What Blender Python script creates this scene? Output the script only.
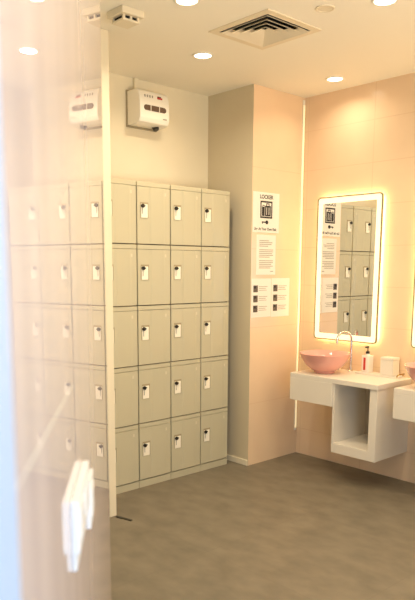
import bpy, bmesh, math
from mathutils import Vector, Matrix

for o in list(bpy.data.objects):
    bpy.data.objects.remove(o)
SC = bpy.context.scene
COL = SC.collection
PI = math.pi

# ------------------------------------------------------------------ camera
YAW, PITCH, ROLL = 0.7378145, -0.1595452, 0.0031337
fw = Vector((math.sin(YAW) * math.cos(PITCH), math.cos(YAW) * math.cos(PITCH), math.sin(PITCH)))
rt0 = Vector((math.cos(YAW), -math.sin(YAW), 0))
up0 = rt0.cross(fw)
rt = rt0 * math.cos(ROLL) + up0 * math.sin(ROLL)
up = up0 * math.cos(ROLL) - rt0 * math.sin(ROLL)
cd = bpy.data.cameras.new('camera')
cam = bpy.data.objects.new('camera', cd)
COL.objects.link(cam)
m3 = Matrix((rt, up, -fw)).transposed()
cam.matrix_world = Matrix.Translation((-3.6167, -3.6079, 1.5512)) @ m3.to_4x4()
cd.sensor_width = 36
cd.lens = 657.748 / 600 * 36
cd.shift_x = (207.5 - 196.715) / 600
cd.shift_y = (374.3 - 300) / 600
cd.clip_start = 0.02
cd.dof.use_dof = True
cd.dof.focus_distance = 4.6
cd.dof.aperture_fstop = 4.0
SC.camera = cam

# ------------------------------------------------------------------ world, large lights, exposure
wd = bpy.data.worlds.new('outside')
SC.world = wd
wd.use_nodes = True
wd.node_tree.nodes['Background'].inputs[0].default_value = (0.62, 0.78, 1.0, 1)
wd.node_tree.nodes['Background'].inputs[1].default_value = 0.6

def area_light(name, loc, direction, sx, sy, power, color):
    ld = bpy.data.lights.new(name, 'AREA')
    ld.shape = 'RECTANGLE'
    ld.size, ld.size_y = sx, sy
    ld.energy, ld.color = power, color
    o = bpy.data.objects.new(name, ld)
    COL.objects.link(o)
    o.location = loc
    o.rotation_euler = Vector(direction).to_track_quat('-Z', 'Y').to_euler()
    return o

# daylight coming in through the entrance opening behind the viewpoint
area_light('entrance_daylight', (-3.3, -4.86, 1.15), (0.1, 1.0, 0.0), 1.1, 2.1, 56, (0.52, 0.74, 1.0))
# added warm fill lifting the ceiling, in place of bounce from the unseen washroom
fill_light = area_light('washroom_bounce_fill', (-1.2, -4.6, 1.1), (-0.05, 0.70, 0.75), 2.4, 0.9, 64, (1.0, 0.86, 0.62))
fill_light.data.spread = math.radians(125)
DOWNLIGHT_POWER = 16
DOWNLIGHT_COLOR = (1.0, 0.85, 0.62)

vs = SC.view_settings
vs.view_transform = 'Standard'
vs.look = 'None'
vs.gamma = 1
vs.use_curve_mapping = False
vs.exposure = -0.42

# ------------------------------------------------------------------ measures (metres)
H = 2.8787
W, ROW, BASE, TOPZ = 0.2944, 0.414, 0.0537, 2.1235
XC, YC, YB, XM = 0.0907, -0.1395, 0.3454, 0.6858
XN, YN = -1.3115, -0.3205
XL, YF = -5.2, -4.9
XV, CT = 0.2461, 0.7725

# ------------------------------------------------------------------ helpers
def srgb(r, g, b):
    f = lambda c: ((c / 255 + 0.055) / 1.055) ** 2.4 if c / 255 > 0.04045 else c / 255 / 12.92
    return (f(r), f(g), f(b), 1)

def mat(name, col, rough=0.5, metal=0.0, var=0.0, scale=6.0, emit=None, strength=0.0, bump=0.0, coat=0.0, stretch=(1, 1, 1), ior=1.5, detail=4):
    m = bpy.data.materials.new(name)
    m.use_nodes = True
    nt = m.node_tree
    b = nt.nodes['Principled BSDF']
    b.inputs['Base Color'].default_value = col
    b.inputs['Roughness'].default_value = rough
    b.inputs['Metallic'].default_value = metal
    b.inputs['IOR'].default_value = ior
    if coat:
        b.inputs['Coat Weight'].default_value = coat
        b.inputs['Coat Roughness'].default_value = 0.05
    if emit:
        b.inputs['Emission Color'].default_value = emit
        b.inputs['Emission Strength'].default_value = strength
    if var or bump:
        tc = nt.nodes.new('ShaderNodeTexCoord')
        mp = nt.nodes.new('ShaderNodeMapping')
        mp.inputs['Scale'].default_value = stretch
        nz = nt.nodes.new('ShaderNodeTexNoise')
        nz.inputs['Scale'].default_value = scale
        nz.inputs['Detail'].default_value = detail
        nt.links.new(tc.outputs['Object'], mp.inputs['Vector'])
        nt.links.new(mp.outputs['Vector'], nz.inputs['Vector'])
        if var:
            rp = nt.nodes.new('ShaderNodeValToRGB')
            rp.color_ramp.elements[0].position = 0.3
            rp.color_ramp.elements[1].position = 0.7
            rp.color_ramp.elements[0].color = tuple(c * (1 - var) for c in col[:3]) + (1,)
            rp.color_ramp.elements[1].color = tuple(min(1, c * (1 + var)) for c in col[:3]) + (1,)
            nt.links.new(nz.outputs['Fac'], rp.inputs['Fac'])
            nt.links.new(rp.outputs['Color'], b.inputs['Base Color'])
        if bump:
            bp = nt.nodes.new('ShaderNodeBump')
            bp.inputs['Strength'].default_value = bump
            bp.inputs['Distance'].default_value = 0.01
            nt.links.new(nz.outputs['Fac'], bp.inputs['Height'])
            nt.links.new(bp.outputs['Normal'], b.inputs['Normal'])
    return m

def tile_mat(name, col, grout, tw, th, rough, var, axis='xz', off=(0, 0), groutw=0.003, detail=4, stretch=(1, 1, 1), scale=3.0, spec=0.5):
    """large format tiles: brick texture joints over a noisy stone colour"""
    m = mat(name, col, rough, var=var, scale=scale, stretch=stretch, detail=detail)
    nt = m.node_tree
    b = nt.nodes['Principled BSDF']
    b.inputs['Specular IOR Level'].default_value = spec
    src = b.inputs['Base Color'].links[0].from_socket
    tc = nt.nodes.new('ShaderNodeTexCoord')
    sp = nt.nodes.new('ShaderNodeSeparateXYZ')
    cb = nt.nodes.new('ShaderNodeCombineXYZ')
    nt.links.new(tc.outputs['Object'], sp.inputs[0])
    for i, a in enumerate(axis):
        ad = nt.nodes.new('ShaderNodeMath')
        ad.operation = 'ADD'
        ad.inputs[1].default_value = off[i]
        nt.links.new(sp.outputs[a.upper()], ad.inputs[0])
        nt.links.new(ad.outputs[0], cb.inputs[i])
    br = nt.nodes.new('ShaderNodeTexBrick')
    br.offset = 0.0
    br.inputs['Scale'].default_value = 1.0
    br.inputs['Brick Width'].default_value = tw
    br.inputs['Row Height'].default_value = th
    br.inputs['Mortar Size'].default_value = groutw
    br.inputs['Mortar'].default_value = grout
    br.inputs['Mortar Smooth'].default_value = 0.1
    nt.links.new(cb.outputs[0], br.inputs['Vector'])
    nt.links.new(src, br.inputs['Color1'])
    nt.links.new(src, br.inputs['Color2'])
    nt.links.new(br.outputs['Color'], b.inputs['Base Color'])
    return m

def box(bm, lo, hi, bev=0.0, seg=2):
    lo, hi = Vector(lo), Vector(hi)
    r = bmesh.ops.create_cube(bm, size=1.0)
    vs_ = r['verts']
    for v in vs_:
        v.co = Vector(((v.co.x + .5) * (hi.x - lo.x) + lo.x, (v.co.y + .5) * (hi.y - lo.y) + lo.y, (v.co.z + .5) * (hi.z - lo.z) + lo.z))
    if bev:
        es = {e for v in vs_ for e in v.link_edges}
        bmesh.ops.bevel(bm, geom=list(es), offset=bev, segments=seg, profile=0.6, affect='EDGES')

def prism(bm, pts, axis, a, b, bev=0.0, seg=2):
    """polygon of 2-D points extruded along axis 'x','y' or 'z' from a to b"""
    def P(p, t):
        return {'x': (t, p[0], p[1]), 'y': (p[0], t, p[1]), 'z': (p[0], p[1], t)}[axis]
    A = [bm.verts.new(P(p, a)) for p in pts]
    B = [bm.verts.new(P(p, b)) for p in pts]
    n = len(pts)
    fs = [bm.faces.new(A), bm.faces.new(B[::-1])]
    for i in range(n):
        fs.append(bm.faces.new((A[i], B[i], B[(i + 1) % n], A[(i + 1) % n])))
    bmesh.ops.recalc_face_normals(bm, faces=fs)
    if bev:
        es = {e for f in fs for e in f.edges}
        bmesh.ops.bevel(bm, geom=list(es), offset=bev, segments=seg, profile=0.6, affect='EDGES')

def ring(bm, outer, inner, axis, a, b):
    def P(p, t):
        return {'x': (t, p[0], p[1]), 'y': (p[0], t, p[1]), 'z': (p[0], p[1], t)}[axis]
    n = len(outer)
    L = [[bm.verts.new(P(p, t)) for p in loop] for loop in (outer, inner) for t in (a, b)]
    oa, ob, ia, ib = L
    fs = []
    for i in range(n):
        j = (i + 1) % n
        for q in ((oa, ob), (ob, ib), (ib, ia), (ia, oa)):
            fs.append(bm.faces.new((q[0][i], q[1][i], q[1][j], q[0][j])))
    bmesh.ops.recalc_face_normals(bm, faces=fs)

def rrect(x0, y0, x1, y1, r, n=6):
    pts = []
    for cx, cy, a0 in ((x1 - r, y1 - r, 0), (x0 + r, y1 - r, 90), (x0 + r, y0 + r, 180), (x1 - r, y0 + r, 270)):
        for k in range(n + 1):
            a = math.radians(a0 + 90 * k / n)
            pts.append((cx + r * math.cos(a), cy + r * math.sin(a)))
    return pts

def lathe(bm, prof, n=48, c=(0, 0, 0), close=False):
    rings = []
    for r, z in prof:
        if r < 1e-6:
            rings.append([bm.verts.new((c[0], c[1], c[2] + z))])
        else:
            rings.append([bm.verts.new((c[0] + r * math.cos(2 * PI * k / n), c[1] + r * math.sin(2 * PI * k / n), c[2] + z)) for k in range(n)])
    fs = []
    m = len(rings)
    for i in range(m if close else m - 1):
        A, B = rings[i], rings[(i + 1) % m]
        for k in range(n):
            j = (k + 1) % n
            if len(A) == 1 and len(B) == 1:
                continue
            if len(A) == 1:
                fs.append(bm.faces.new((A[0], B[k], B[j])))
            elif len(B) == 1:
                fs.append(bm.faces.new((A[k], A[j], B[0])))
            else:
                fs.append(bm.faces.new((A[k], A[j], B[j], B[k])))
    bmesh.ops.recalc_face_normals(bm, faces=fs)

def tube(bm, path, r, n=14):
    path = [Vector(p) for p in path]
    rad = r if isinstance(r, (list, tuple)) else [r] * len(path)
    loops = []
    ref = None
    for i, p in enumerate(path):
        t = (path[min(i + 1, len(path) - 1)] - path[max(i - 1, 0)]).normalized()
        if ref is None:
            ref = Vector((1, 0, 0)) if abs(t.x) < .9 else Vector((0, 1, 0))
        u = (ref - t * ref.dot(t)).normalized()
        w = t.cross(u)
        ref = u
        loops.append([bm.verts.new(p + (u * math.cos(2 * PI * k / n) + w * math.sin(2 * PI * k / n)) * rad[i]) for k in range(n)])
    fs = [bm.faces.new(loops[0][::-1]), bm.faces.new(loops[-1])]
    for A, B in zip(loops, loops[1:]):
        for k in range(n):
            j = (k + 1) % n
            fs.append(bm.faces.new((A[k], A[j], B[j], B[k])))
    bmesh.ops.recalc_face_normals(bm, faces=fs)

def obj(name, fill, material, parent=None, loc=(0, 0, 0), smooth=False, label=None):
    bm = bmesh.new()
    fill(bm)
    me = bpy.data.meshes.new(name)
    bm.to_mesh(me)
    bm.free()
    for m in (material if isinstance(material, (list, tuple)) else [material]):
        me.materials.append(m)
    if smooth:
        for p in me.polygons:
            p.use_smooth = True
        try:
            me.set_sharp_from_angle(angle=math.radians(40))
        except Exception:
            pass
    o = bpy.data.objects.new(name, me)
    COL.objects.link(o)
    o.location = loc
    if parent:
        o.parent = parent
    if label:
        o['label'] = label
    return o

def structure(name, fill, material, **k):
    o = obj(name, fill, material, **k)
    o['kind'] = 'structure'
    return o

def tag(o, label, cat, group=None):
    o['label'] = label
    o['category'] = cat
    if group:
        o['group'] = group
    return o

def thing(name, label, cat, loc=(0, 0, 0), rotz=0.0, group=None):
    o = bpy.data.objects.new(name, None)
    COL.objects.link(o)
    o.empty_display_size = 0.05
    o.location = loc
    o.rotation_euler = (0, 0, rotz)
    return tag(o, label, cat, group)

def dup(root, loc, label, group=None):
    r = root.copy()
    COL.objects.link(r)
    r.location = loc
    tag(r, label, root['category'], group or root.get('group'))
    for ch in list(root.children):
        c = ch.copy()
        COL.objects.link(c)
        c.parent = r
        for g in list(ch.children):
            d = g.copy()
            COL.objects.link(d)
            d.parent = c
    return r

def text(name, body, size, material, parent, loc, sx=1.0):
    """lettering on a sheet that faces -Y"""
    cu = bpy.data.curves.new(name, 'FONT')
    cu.body = body
    cu.size = size
    cu.align_x = 'CENTER'
    cu.align_y = 'CENTER'
    cu.offset = size * 0.03
    t = bpy.data.objects.new(name + '_curve', cu)
    COL.objects.link(t)
    bpy.context.view_layer.update()
    dg = bpy.context.evaluated_depsgraph_get()
    me = bpy.data.meshes.new_from_object(t.evaluated_get(dg))
    bpy.data.objects.remove(t)
    me.materials.clear()
    me.materials.append(material)
    for v in me.vertices:
        v.co = Vector((v.co.x * sx, -v.co.z, v.co.y))
    o = bpy.data.objects.new(name, me)
    COL.objects.link(o)
    o.parent = parent
    o.location = loc
    return o

# ------------------------------------------------------------------ materials
M_ceil = mat('ceiling_paint', srgb(250, 243, 226), 0.85)
M_wall = mat('cream_paint', srgb(238, 226, 198), 0.8, var=0.02, scale=3)
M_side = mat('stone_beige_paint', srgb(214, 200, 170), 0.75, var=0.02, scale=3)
M_floor = tile_mat('floor_tile', srgb(121, 112, 96), srgb(114, 105, 90), 0.9, 0.9, 0.42, 0.17, 'xy', (0.35, 0.2), 0.0015, scale=5.5, stretch=(1.6, 1, 1), spec=0.35, detail=9)
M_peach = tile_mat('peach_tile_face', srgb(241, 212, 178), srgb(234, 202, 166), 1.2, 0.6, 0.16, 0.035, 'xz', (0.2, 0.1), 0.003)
M_peachy = tile_mat('peach_tile_mirror_wall', srgb(241, 212, 178), srgb(234, 202, 166), 0.6, 0.3, 0.16, 0.035, 'yz', (0.18, 0.08), 0.003)
M_trimw = mat('white_paint', srgb(244, 238, 222), 0.5)
M_locker = mat('ivory_locker', srgb(197, 190, 163), 0.33, var=0.012, scale=2)
M_gap = mat('locker_carcass', srgb(104, 92, 70), 0.6)
M_shade_beige = mat('lock_recess_shade', srgb(164, 151, 122), 0.5)  # darker beige: painted shade around the locks, also the dryer's back plate
M_plate = mat('lock_plate', srgb(250, 244, 226), 0.35)
M_black = mat('black_plastic', srgb(28, 24, 20), 0.4)
M_tag = mat('blank_tag', srgb(214, 206, 182), 0.4)
M_white = mat('white_laminate', srgb(234, 225, 210), 0.32)
M_niche_shade = mat('niche_shaded_white', srgb(200, 188, 168), 0.45)  # white laminate toned down: the niche's shade is put into the colour
M_pink = mat('pink_ceramic', srgb(236, 170, 156), 0.12, coat=0.5)
M_chrome = mat('chrome', (0.75, 0.73, 0.70, 1), 0.12, metal=1.0)
M_brass = mat('brass', srgb(196, 160, 96), 0.25, metal=1.0)
M_mirror = mat('mirror_silver', (0.86, 0.86, 0.84, 1), 0.01, metal=1.0)
M_frame = mat('mirror_edge', srgb(146, 136, 100), 0.4)
LED = (1.0, 0.80, 0.44, 1)
M_band = mat('light_band', srgb(255, 246, 214), 0.4, emit=(1.0, 0.86, 0.56, 1), strength=1.1)
M_back = mat('back_light', srgb(255, 240, 200), 0.4, emit=LED, strength=17.0)
M_strip = mat('strip_light', srgb(255, 240, 200), 0.4, emit=(1.0, 0.80, 0.44, 1), strength=0.7)
M_disc = mat('downlight_diffuser', srgb(255, 246, 224), 0.4, emit=(1.0, 0.88, 0.66, 1), strength=8.0)
M_paper = mat('paper', srgb(244, 238, 226), 0.7)
M_ink = mat('ink', srgb(32, 28, 28), 0.6)
M_grey = mat('grey_print', srgb(170, 160, 146), 0.7)
M_photo = mat('photo_print', srgb(96, 84, 74), 0.5, var=0.35, scale=60)
M_dryer = mat('dryer_shell', srgb(250, 244, 230), 0.35)
M_window = mat('smoked_window', srgb(104, 82, 66), 0.2)
M_red = mat('red_print', srgb(196, 52, 44), 0.5)
M_bottle = mat('bottle_white', srgb(240, 230, 216), 0.25)
M_vent = mat('vent_enamel', srgb(236, 222, 194), 0.5)
M_dark = mat('plenum', srgb(22, 18, 14), 0.9)
M_switch = mat('switch_plastic', srgb(244, 246, 248), 0.3)
M_jamb = mat('pale_blue_paint', srgb(186, 212, 250), 0.45)

# polished marble of the near wall, with one pale inlay joint
M_marble = mat('polished_marble', srgb(222, 209, 209), 0.0, var=0.08, scale=4.0, stretch=(3, 3, 0.2), ior=1.40)
nt = M_marble.node_tree
pb = nt.nodes['Principled BSDF']
src = pb.inputs['Base Color'].links[0].from_socket
tc = nt.nodes.new('ShaderNodeTexCoord')
sp = nt.nodes.new('ShaderNodeSeparateXYZ')
nt.links.new(tc.outputs['Object'], sp.inputs[0])
def mnode(op, a, bv):
    n = nt.nodes.new('ShaderNodeMath')
    n.operation = op
    nt.links.new(a, n.inputs[0])
    if bv is not None:
        if isinstance(bv, float):
            n.inputs[1].default_value = bv
        else:
            nt.links.new(bv, n.inputs[1])
    return n.outputs[0]
dz = mnode('ABSOLUTE', mnode('SUBTRACT', sp.outputs['Z'], 1.365), None)
line = mnode('LESS_THAN', dz, 0.0022)
mask = mnode('MULTIPLY', line, mnode('LESS_THAN', sp.outputs['X'], 1.05))
mx = nt.nodes.new('ShaderNodeMixRGB')
mx.inputs[2].default_value = srgb(255, 250, 244)
nt.links.new(mask, mx.inputs[0])
nt.links.new(src, mx.inputs[1])
nt.links.new(mx.outputs[0], pb.inputs['Base Color'])

# ------------------------------------------------------------------ room shell
structure('floor', lambda bm: box(bm, (XL - .1, YF - 1.2, -0.1), (XM + .1, YB + .1, 0)), M_floor)

VX0, VX1, VY0, VY1 = -0.853, -0.477, -1.112, -0.736      # hole for the air vent
def fill_ceiling(bm):
    z0, z1 = H, H + 0.1
    box(bm, (XL - .1, YF - 1.2, z0), (XM + .1, VY0, z1))
    box(bm, (XL - .1, VY1, z0), (XM + .1, YB + .1, z1))
    box(bm, (XL - .1, VY0, z0), (VX0, VY1, z1))
    box(bm, (VX1, VY0, z0), (XM + .1, VY1, z1))
structure('ceiling', fill_ceiling, M_ceil)
structure('wall_back', lambda bm: box(bm, (XL, YB, 0), (XM, YB + .1, H)), M_wall)
structure('wall_right', lambda bm: box(bm, (XM, YF, 0), (XM + .1, YB + .1, H)), M_peachy)
structure('wall_far_left', lambda bm: box(bm, (XL - .1, YF, 0), (XL, YB + .1, H)), M_wall)

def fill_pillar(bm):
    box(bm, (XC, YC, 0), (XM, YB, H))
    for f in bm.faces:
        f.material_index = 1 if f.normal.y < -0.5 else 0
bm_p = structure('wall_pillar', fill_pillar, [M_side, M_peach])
structure('baseboard_pillar', lambda bm: box(bm, (XC - .01, YC + .004, 0), (XC, YB, 0.045), 0.002), M_wall)
structure('wall_recess_end', lambda bm: box(bm, (-2.9, YN, 0), (XN, YB, H), 0.003), M_wall)

# wall with the entrance opening behind the viewpoint
def fill_front(bm):
    box(bm, (XL, YF - .1, 0), (-3.9, YF, H))
    box(bm, (-2.7, YF - .1, 0), (XM, YF, H))
    box(bm, (-3.9, YF - .1, 2.25), (-2.7, YF, H))
structure('wall_front', fill_front, M_wall)

# polished near wall: local x runs along it, local y points away from the room
ANG = YAW + math.radians(-5.25)
DIR = Vector((math.sin(ANG), math.cos(ANG), 0))
NRM = Vector((-DIR.y, DIR.x, 0))
ORG = Vector((-3.6167, -3.6079, 0)) + NRM * 0.1035
ROTZ = math.atan2(DIR.y, DIR.x)
NEAR0, NEAR1 = 0.53, 2.27
wl = structure('wall_left', lambda bm: box(bm, (NEAR0, 0, 0), (NEAR1, 0.12, H), 0.002), M_marble, loc=ORG)
wl.rotation_euler.z = ROTZ
tr = structure('trim_1', lambda bm: box(bm, (NEAR0 - 0.09, -0.004, 0), (NEAR0, 0.14, H), 0.002), M_jamb, loc=ORG)
tr.rotation_euler.z = ROTZ
tr2 = structure('trim_2', lambda bm: prism(bm, [(-1.335, -0.34), (-1.318, -0.33), (-1.285, -0.45), (-1.302, -0.46)], 'z', 0, 0.004), M_black)

# ------------------------------------------------------------------ lockers
def make_locker(label):
    t = thing('locker', label, 'locker', (0, 0, 0), 0, 'ivory locker columns')
    d = YB - 0.012
    def carcass(bm):
        box(bm, (0.004, 0.016, BASE), (W - 0.004, d, TOPZ - 0.003))
    obj('carcass', carcass, M_gap, t)
    obj('plinth', lambda bm: box(bm, (0.002, 0.004, 0), (W - 0.002, d, BASE - 0.002), 0.002), M_locker, t)
    for k in range(5):
        z0 = BASE + k * ROW
        z1 = min(z0 + ROW, TOPZ)
        obj('rail', lambda bm: box(bm, (0.004, 0.001, z1 - 0.0295), (W - 0.004, 0.03, z1 - 0.001), 0.002), M_locker, t)
        def door(bm):
            a, b = 0.0045, W - 0.0045
            pts = [(a, 0.02), (a, 0.002), (a + 0.002, 0.0), (a + .100, 0.0), (a + .118, -0.003), (b - .06, -0.003), (b - .042, 0.0), (b - 0.002, 0.0), (b, 0.002), (b, 0.02)]
            prism(bm, pts, 'z', z0 + 0.0065, z1 - 0.032)
        dr = obj('door', door, M_locker, t)
        zc = z0 + 0.225
        obj('lock_recess_shade', lambda bm: box(bm, (0.030, -0.0015, zc - .048), (0.099, 0.002, zc + .056), 0.001), M_shade_beige, dr)  # thin darker plate drawing the shade above and right of the lock plate
        obj('lock_plate', lambda bm: box(bm, (0.034, -0.005, zc - .047), (0.090, 0.0, zc + .043), 0.0015), M_plate, dr)
        def cyl(bm):
            tube(bm, [(0.045, -0.016, zc + .031), (0.045, -0.004, zc + .031)], 0.0125, 16)
            box(bm, (0.0437, -0.0062, zc - .022), (0.0463, -0.004, zc + .022))
            box(bm, (0.048, -0.012, zc + .028), (0.066, -0.006, zc + .034))
        obj('lock_cylinder', cyl, M_black, dr, label='black key cylinder')
        obj('number_tag', lambda bm: box(bm, (W - .078, -0.0012, z1 - .083), (W - .040, 0.001, z1 - .062)), M_tag, dr)
    return t

L0 = make_locker('leftmost five-door ivory locker column, partly hidden by the cream wall end')
L0.location = (-4 * W, 0, 0)
for i, lb in ((3, 'second ivory five-door locker column from the left, first one fully in view'),
              (2, 'third ivory five-door locker column from the left'),
              (1, 'rightmost ivory five-door locker column, beside the beige pillar')):
    dup(L0, (-i * W, 0, 0), lb)

# ------------------------------------------------------------------ hand dryer
t = thing('hand_dryer', 'white hand dryer with a dark slot window above the lockers', 'hand dryer', (-0.57, YB, 2.54))
hw = 0.132
def dryer_body(bm):
    prof = [(-0.008, 0.012), (-0.10, 0.008), (-0.145, 0.020), (-0.160, 0.050), (-0.158, 0.140), (-0.152, 0.190), (-0.140, 0.226), (-0.112, 0.242), (-0.008, 0.242)]
    prism(bm, prof, 'x', -hw, hw, 0.009, 3)
db = obj('body', dryer_body, M_dryer, t, smooth=True)
obj('back_plate', lambda bm: box(bm, (-hw - .006, -0.009, 0.0), (hw + .004, 0, 0.250), 0.003), M_shade_beige, t)
def win(bm):
    pts = rrect(-0.098, 0.098, 0.098, 0.134, 0.0175)
    prism(bm, pts, 'y', -0.1630, -0.15)
obj('window', win, M_window, t, label='dark brown slot window')
for x in (-0.040, 0.036):
    obj('divider', lambda bm: box(bm, (x - .0025, -0.1645, 0.098), (x + .0025, -0.155, 0.134)), M_dryer, t)
def icons(bm):
    for i in range(4):
        box(bm, (-0.088 + i * .022, -0.1545, 0.186), (-0.080 + i * .022, -0.14, 0.202))
obj('icons', icons, M_grey, t)
def redm(bm):
    box(bm, (0.026, -0.1535, 0.186), (0.070, -0.14, 0.198))
obj('red_mark', redm, M_red, t, label='small red mark')
obj('dark_mark', lambda bm: box(bm, (0.030, -0.1510, 0.198), (0.060, -0.14, 0.206)), M_ink, t)
obj('maker_plate', lambda bm: box(bm, (0.070, -0.1625, 0.052), (0.105, -0.15, 0.060)), M_grey, t)
obj('nozzle', lambda bm: tube(bm, [(0.06, -0.085, 0.016), (0.06, -0.09, 0.002), (0.06, -0.094, -0.008)], [0.026, 0.024, 0.02], 18), M_black, t, smooth=True)
obj('supply_conduit', lambda bm: box(bm, (-0.075, -0.024, 0.235), (-0.045, -0.004, H - 2.54), 0.003), M_wall, t)

# ------------------------------------------------------------------ ceiling fittings
def make_downlight(label, loc):
    t = thing('downlight', label, 'ceiling light', loc, 0, 'recessed ceiling downlights')
    obj('rim', lambda bm: lathe(bm, [(0.052, -0.001), (0.054, -0.007), (0.064, -0.006), (0.068, 0.0), (0.052, 0.0)], 40, close=True), M_trimw, t, smooth=True)
    obj('diffuser', lambda bm: lathe(bm, [(0, -0.0035), (0.052, -0.0035), (0.052, 0.0), (0, 0.0)], 40), M_disc, t)
    return t
def lamp(loc, k=1.0):
    ld = bpy.data.lights.new('downlight_lamp', 'AREA')
    ld.shape = 'DISK'
    ld.size = 0.10
    ld.energy = DOWNLIGHT_POWER * k
    ld.color = DOWNLIGHT_COLOR
    ld.spread = math.radians(150)
    o = bpy.data.objects.new('downlight_lamp', ld)
    COL.objects.link(o)
    o.location = (loc[0], loc[1], H - 0.012)
D = [((-0.626, -0.367), 'round downlight over the lockers, just left of the air vent'),
     ((-1.269, -0.944), 'round downlight left of the air vent, cut by the top of the photo'),
     ((0.410, -0.621), 'round downlight close to the peach wall above the lit mirror'),
     ((-0.541, -1.615), 'round downlight at the top right, nearest the camera'),
     ((0.410, -1.9), 'round downlight above the second washbasin, out of view'),
     ((-1.5, -2.4), 'round downlight in the middle of the room, out of view'),
     ((-0.4, -3.2), 'round downlight in the far corner of the washroom, out of view'),
     ((-2.6, -3.4), 'round downlight beside the entrance, out of view')]
KD = dict(zip([p for p, _ in D], (0.55, 0.75, 0.22, 0.8, 0.4, 0.9, 0.9, 0.7)))
d0 = None
for (x, y), lb in D:
    if d0 is None:
        d0 = make_downlight(lb, (x, y, H))
    else:
        dup(d0, (x, y, H), lb)
    lamp((x, y), KD[(x, y)])

t = thing('air_vent', 'square four-way air vent with nested louvres in the ceiling', 'vent', ((VX0 + VX1) / 2, (VY0 + VY1) / 2, H))
def sq(h):
    return [(-h, -h), (h, -h), (h, h), (-h, h)]
def flange(bm):
    o_, i_ = sq(0.2255), sq(0.182)
    ring(bm, o_, i_, 'z', -0.006, 0.0)
obj('frame', flange, M_vent, t)
obj('plenum', lambda bm: ring(bm, sq(0.1875), sq(0.1865), 'z', 0.0, 0.098), M_dark, t)
obj('plenum_top', lambda bm: box(bm, (-.187, -.187, .090), (.187, .187, .098)), M_dark, t)
def louvre(bm, h):
    a, b = h, h - 0.036
    z0, z1, th = -0.010, 0.013, 0.002
    lo = [bm.verts.new((x, y, z0)) for x, y in sq(a)]
    hi = [bm.verts.new((x, y, z1)) for x, y in sq(b)]
    lo2 = [bm.verts.new((x, y, z0 - th)) for x, y in sq(a - .001)]
    hi2 = [bm.verts.new((x, y, z1 - th)) for x, y in sq(b - .002)]
    fs = []
    for i in range(4):
        j = (i + 1) % 4
        for A, B in ((lo, hi), (hi, hi2), (hi2, lo2), (lo2, lo)):
            fs.append(bm.faces.new((A[i], A[j], B[j], B[i])))
    bmesh.ops.recalc_face_normals(bm, faces=fs)
for h in (0.176, 0.136, 0.096, 0.056):
    obj('louvre', lambda bm: louvre(bm, h), M_vent, t)

# boxy ceiling detector at the left, stepped towards the room
t = thing('ceiling_sensor', 'boxy slotted sensor housing on the ceiling above the wall end', 'sensor', (-1.405, -0.61, H))
obj('base', lambda bm: prism(bm, [(-.070, -.070), (.070, -.070), (.070, .070), (-.070, .070)], 'z', -0.034, 0, 0.004), M_vent, t)
obj('housing', lambda bm: box(bm, (-.052, -.052, -.062), (.052, .052, -.050), 0.003), M_vent, t)
obj('slot_core', lambda bm: box(bm, (-.040, -.040, -.055), (.040, .040, -.030)), M_dark, t)
for x in (-.045, .0, .045):
    for y in (-.045, .045):
        obj('fin', lambda bm: box(bm, (x - .006, y - .006, -.051), (x + .006, y + .006, -.033)), M_vent, t)

rs = obj('ceiling_ring', lambda bm: lathe(bm, [(0, -0.002), (0.040, -0.002), (0.043, -0.006), (0.048, -0.006), (0.050, 0.0), (0, 0.0)], 40), M_vent, None, (-0.678, -1.350, H), smooth=True)
tag(rs, 'small round flush cover plate on the ceiling, right of the air vent', 'cover plate')

# ------------------------------------------------------------------ papers on the pillar
def sheet(name, label, x0, x1, z0, z1, group=None):
    t = thing(name, label, 'sign', ((x0 + x1) / 2, YC, z0), 0, group)
    w, h = x1 - x0, z1 - z0
    obj('paper', lambda bm: box(bm, (-w / 2, -0.002, 0), (w / 2, 0, h)), M_paper, t)
    return t, w, h
def flat(bm, x0, z0, x1, z1, y=-0.0028):
    box(bm, (x0, y, z0), (x1, -0.001, z1))

t, w, h = sheet('locker_sign', 'white sign with a black locker pictogram, topmost on the pillar', 0.100, 0.398, 1.824, 2.124)
text('heading', 'LOCKER', 0.040, M_ink, t, (0.0, -0.0024, h - 0.035))
text('slogan', 'Use At Your Own Risk', 0.029, M_ink, t, (-0.008, -0.0024, 0.026), 0.93)
def picture(bm):
    ring(bm, [(-.068, .108), (.068, .108), (.068, .236), (-.068, .236)], [(-.056, .120), (.056, .120), (.056, .224), (-.056, .224)], 'y', -0.0028, -0.001)
    flat(bm, -.050, .124, -.020, .192)
    flat(bm, -.015, .124, .050, .202)
    ring(bm, [(-.002, .198), (.034, .198), (.034, .220), (-.002, .220)], [(.005, .199), (.027, .199), (.027, .213), (.005, .213)], 'y', -0.0028, -0.001)
    ring(bm, [(-.044, .186), (-.022, .186), (-.022, .206), (-.044, .206)], [(-.039, .187), (-.027, .187), (-.027, .200), (-.039, .200)], 'y', -0.0028, -0.001)
obj('pictogram', picture, M_ink, t)
def keyp(bm):
    prism(bm, [(.008 + .016 * math.cos(a * PI / 8), .078 + .015 * math.sin(a * PI / 8)) for a in range(16)], 'y', -0.0028, -0.001)
    flat(bm, -.050, .074, .000, .083)
    flat(bm, -.046, .066, -.038, .076)
obj('key_pictogram', keyp, M_ink, t)
def gleam(bm):
    flat(bm, .000, .134, .006, .190, -0.0034)
    flat(bm, .026, .134, .032, .190, -0.0034)
obj('case_stripe', gleam, M_paper, t)

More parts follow.
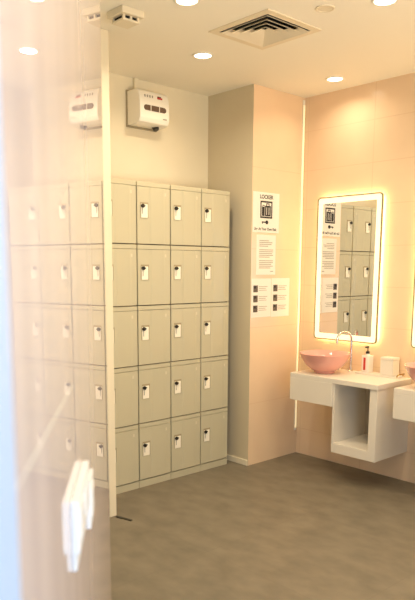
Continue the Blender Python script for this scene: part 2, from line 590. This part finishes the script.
t, w, h = sheet('notice_sheet', 'white sheet of small printed text between the locker sign and photo sheets', 0.146, 0.366, 1.505, 1.806)
def lines(bm):
    y = h - 0.045
    ks = [.11, .15, .14, .10, 0, .16, .16, .15, .16, .12, 0, .16, .16, .14, .16, .13]
    for k in ks:
        if k:
            flat(bm, -.080, y, -.080 + k, y + .0055)
        y -= 0.0138
    flat(bm, .05, .022, .085, .028)
obj('text_lines', lines, M_grey, t)
for nm, lb, x0, x1, z0, z1 in (('instruction_sheet', 'left sheet of the bottom pair, three photos above the vanity corner', 0.098, 0.322, 1.178, 1.476),
                               ('instruction_sheet', 'right sheet of the bottom pair, nearer the strip light', 0.328, 0.544, 1.174, 1.478)):
    t, w, h = sheet(nm, lb, x0, x1, z0, z1, 'photo instruction sheets')
    for i in range(3):
        zz = h - 0.052 - i * 0.077
        obj('photo', lambda bm: flat(bm, -w / 2 + .020, zz - .052, -w / 2 + .070, zz), M_photo, t)
    def cap(bm):
        for i in range(3):
            zz = h - 0.064 - i * 0.077
            for q, k in enumerate((.10, .08, .09)):
                flat(bm, -w / 2 + .082, zz - q * .014, -w / 2 + .082 + k, zz - q * .014 + .004)
    obj('captions', cap, M_grey, t)
    def photodark(bm):
        for i in range(3):
            zz = h - 0.052 - i * 0.077
            flat(bm, -w / 2 + .026, zz - .024, -w / 2 + .050, zz - .006, -0.0034)
    obj('photo_subject', photodark, M_ink, t)

# vertical LED profile in the pillar corner
t = thing('strip_light', 'thin glowing vertical light strip in the pillar corner', 'light', (XM - 0.020, YC, 0.2))
obj('profile', lambda bm: box(bm, (-0.012, -0.006, 0), (0.012, 0, H - 0.22), 0.001), M_trimw, t)
obj('diffuser', lambda bm: box(bm, (-0.009, -0.010, 0.02), (0.009, -0.005, H - 0.26), 0.002), M_strip, t)

# ------------------------------------------------------------------ lit mirrors
def make_mirror(label, loc, w=0.5814, h=1.1016):
    t = thing('lit_mirror', label, 'mirror', loc, 0, 'backlit rectangular mirrors')
    a, b = -w / 2, w / 2
    bw = 0.050
    obj('housing', lambda bm: box(bm, (-0.026, a + .035, .035), (0, b - .035, h - .035)), M_trimw, t)
    obj('back_light', lambda bm: ring(bm, rrect(a + .022, .022, b - .022, h - .022, .02), rrect(a + .036, .036, b - .036, h - .036, .012), 'x', -0.023, -0.006), M_back, t)
    obj('mirror_glass', lambda bm: prism(bm, rrect(a + bw, bw, b - bw, h - bw, .006), 'x', -0.034, -0.028), M_mirror, t)
    obj('light_band', lambda bm: ring(bm, rrect(a + .004, .004, b - .004, h - .004, .026), rrect(a + bw, bw, b - bw, h - bw, .006), 'x', -0.034, -0.028), M_band, t)
    obj('edge_frame', lambda bm: ring(bm, rrect(a, 0, b, h, .03), rrect(a + .008, .008, b - .008, h - .008, .022), 'x', -0.039, -0.024), M_frame, t)
    return t
mz = 0.9977
ml = make_mirror('tall backlit mirror over the first washbasin, reflecting the signs', (XM, -0.6109, mz))
dup(ml, (XM, -0.6109 - 0.862, mz), 'backlit mirror at the right edge of the photo, over the second basin')

# ------------------------------------------------------------------ vanities
VL, VR, NL = -0.4199, -1.185, -0.8114
def make_vanity(label, loc):
    t = thing('vanity', label, 'washstand', loc, 0, 'white wall-hung washstands')
    D_ = XM - XV
    L = VR - VL
    n = NL - VL
    def slab(bm):
        box(bm, (-D_, L, 0.7354), (0, 0, CT), 0.004)
    obj('countertop', slab, M_white, t)
    obj('apron_box', lambda bm: box(bm, (-D_ + .0, n, 0.5642), (0, 0, 0.737), 0.004), M_white, t)
    nz = obj('niche', lambda bm: niche(bm, D_, L, n), M_white, t)
    obj('back_panel', lambda bm: box(bm, (-0.03, L + .05, 0.29), (-0.012, n - .012, 0.737)), M_niche_shade, t)
    obj('access_panel', lambda bm: box(bm, (-0.036, L + .075, 0.33), (-0.028, L + .165, 0.52), 0.003), M_white, t)
    return t
def niche(bm, D_, L, n):
    x0 = -D_ + 0.010
    box(bm, (x0, n - .016, 0.2247), (0, n, 0.736), 0.003)
    box(bm, (x0, L + .006, 0.2247), (0, L + .066, 0.736), 0.003)
    box(bm, (x0 + .0005, L + .05, 0.2247), (-.002, n - .01, 0.296), 0.003)
v1 = make_vanity('white wall-hung washstand with an open niche, below the lit mirror', (XM, VL, 0))
dup(v1, (XM, VL - 0.8866, 0), 'white washstand cut by the right edge, second from the pillar')

def make_bowl(label, loc):
    prof = [(0, 0.0), (0.070, 0.0), (0.076, 0.004), (0.074, 0.012), (0.100, 0.024), (0.140, 0.054), (0.168, 0.092), (0.184, 0.128), (0.1865, 0.132), (0.184, 0.134), (0.179, 0.131),
            (0.162, 0.096), (0.134, 0.060), (0.095, 0.034), (0.050, 0.024), (0.0, 0.022)]
    prof = [(r_ * 1.03, z_ * 1.13) for r_, z_ in prof]
    t = thing('vessel_basin', label, 'washbasin', loc, 0, 'pink vessel basins')
    obj('bowl', lambda bm: lathe(bm, prof, 64), M_pink, t, smooth=True)
    obj('drain', lambda bm: lathe(bm, [(0, 0.0295), (0.018, 0.0295), (0.022, 0.027), (0.022, 0.0245), (0, 0.0245)], 24), M_chrome, t, smooth=True)
    return t
b1 = make_bowl('round pink vessel basin on the first washstand, beside the tall tap', (0.428, -0.602, CT))
dup(b1, (0.428, -0.602 - 0.8866, CT), 'pink vessel basin cut by the right edge of the photo')

def make_tap(label, loc):
    t = thing('tap', label, 'tap', loc, 0, 'tall gooseneck taps')
    obj('base', lambda bm: lathe(bm, [(0, 0), (0.022, 0), (0.022, 0.006), (0.016, 0.010), (0.012, 0.030), (0, 0.030)], 28), M_chrome, t, smooth=True)
    dx, dy = -0.90, 0.43
    R = 0.062
    path = [(0, 0, 0.02), (0, 0, 0.12), (0, 0, 0.235)]
    for k in range(1, 13):
        a = PI * k / 12
        path.append((dx * R * (1 - math.cos(a)), dy * R * (1 - math.cos(a)), 0.245 + R * math.sin(a)))
    path.append((dx * 2 * R, dy * 2 * R, 0.225))
    obj('spout', lambda bm: tube(bm, path, 0.0095, 16), M_chrome, t, smooth=True)
    obj('aerator', lambda bm: tube(bm, [(dx * 2 * R, dy * 2 * R, 0.228), (dx * 2 * R, dy * 2 * R, 0.215)], 0.0115, 16), M_chrome, t)
    return t
t1 = make_tap('tall chrome gooseneck tap behind the pink basin on the first washstand', (0.635, -0.695, CT))
dup(t1, (0.635, -0.695 - 0.8866, CT), 'tall chrome gooseneck tap on the second washstand, beyond the right edge')

# ------------------------------------------------------------------ tray and what stands on it
TZ = CT
t = thing('tray', 'narrow white tray with a brass handle on the first washstand', 'tray', (0.618, -0.955, TZ))
def traym(bm):
    prism(bm, rrect(-.055, -.175, .055, .175, .012), 'z', 0.0, 0.013, 0.002)
obj('dish', traym, M_white, t)
for s in (-1,):
    obj('handle', lambda bm: tube(bm, [(-.040, s * .170, .010), (-.040, s * .180, .026), (-.034, s * .186, .030), (.034, s * .186, .030), (.040, s * .180, .026), (.040, s * .170, .010)], 0.005, 10), M_brass, t, smooth=True, label='brass handle')
t = thing('soap_bottle', 'white pump bottle with a red stripe, on the tray', 'bottle', (0.622, -0.850, TZ + 0.0132))
def bot(bm):
    prism(bm, rrect(-.034, -.034, .034, .034, .012), 'z', 0.0, 0.128, 0.003)
    lathe(bm, [(0, .127), (.020, .127), (.014, .136), (.013, .142), (0, .142)], 24)
obj('body', bot, M_bottle, t, smooth=True)
obj('red_label', lambda bm: box(bm, (-.0352, -.006, .018), (-.033, .012, .112)), M_red, t, label='narrow red label stripe')
obj('collar', lambda bm: lathe(bm, [(0, .140), (.0145, .140), (.0145, .156), (.008, .158), (0, .158)], 24), M_black, t, smooth=True)
def pump(bm):
    tube(bm, [(0, 0, .156), (0, 0, .186)], .0042, 12)
    box(bm, (-.030, -.006, .184), (.008, .006, .195), .002)
obj('pump', pump, M_black, t)
t = thing('canister', 'plain white cube box on the tray beside the pump bottle', 'box', (0.622, -1.040, TZ + 0.0132))
obj('body', lambda bm: box(bm, (-.044, -.052, 0), (.044, .052, .112), .005), M_white, t)
obj('lid', lambda bm: box(bm, (-.045, -.053, .113), (.045, .053, .132), .004), M_white, t)

# ------------------------------------------------------------------ switches on the near wall
def at_near(x, z):
    p = ORG + DIR * x
    return (p.x, p.y, z)
t = thing('switch_box', 'white surface switch box closer to the camera on the polished wall', 'switch', at_near(0.97, 1.115), ROTZ)
obj('body', lambda bm: box(bm, (0, -0.0125, 0), (0.22, 0, 0.085), 0.002), M_switch, t)
obj('lower_cover', lambda bm: box(bm, (0.004, -0.0075, -0.030), (0.20, 0, 0.001), 0.002), M_switch, t)
obj('rocker', lambda bm: box(bm, (0.02, -0.014, 0.018), (0.09, -0.011, 0.067), 0.001), M_switch, t)
obj('rocker', lambda bm: box(bm, (0.12, -0.014, 0.018), (0.19, -0.011, 0.067), 0.001), M_switch, t)
t = thing('switch_plate', 'smaller white switch plate farther along the polished wall, beyond the switch box', 'switch', at_near(1.26, 1.037), ROTZ)
obj('plate', lambda bm: box(bm, (0, -0.009, 0), (0.09, 0, 0.098), 0.002), M_switch, t)
obj('rocker', lambda bm: box(bm, (0.015, -0.011, 0.02), (0.075, -0.008, 0.078), 0.001), M_switch, t)
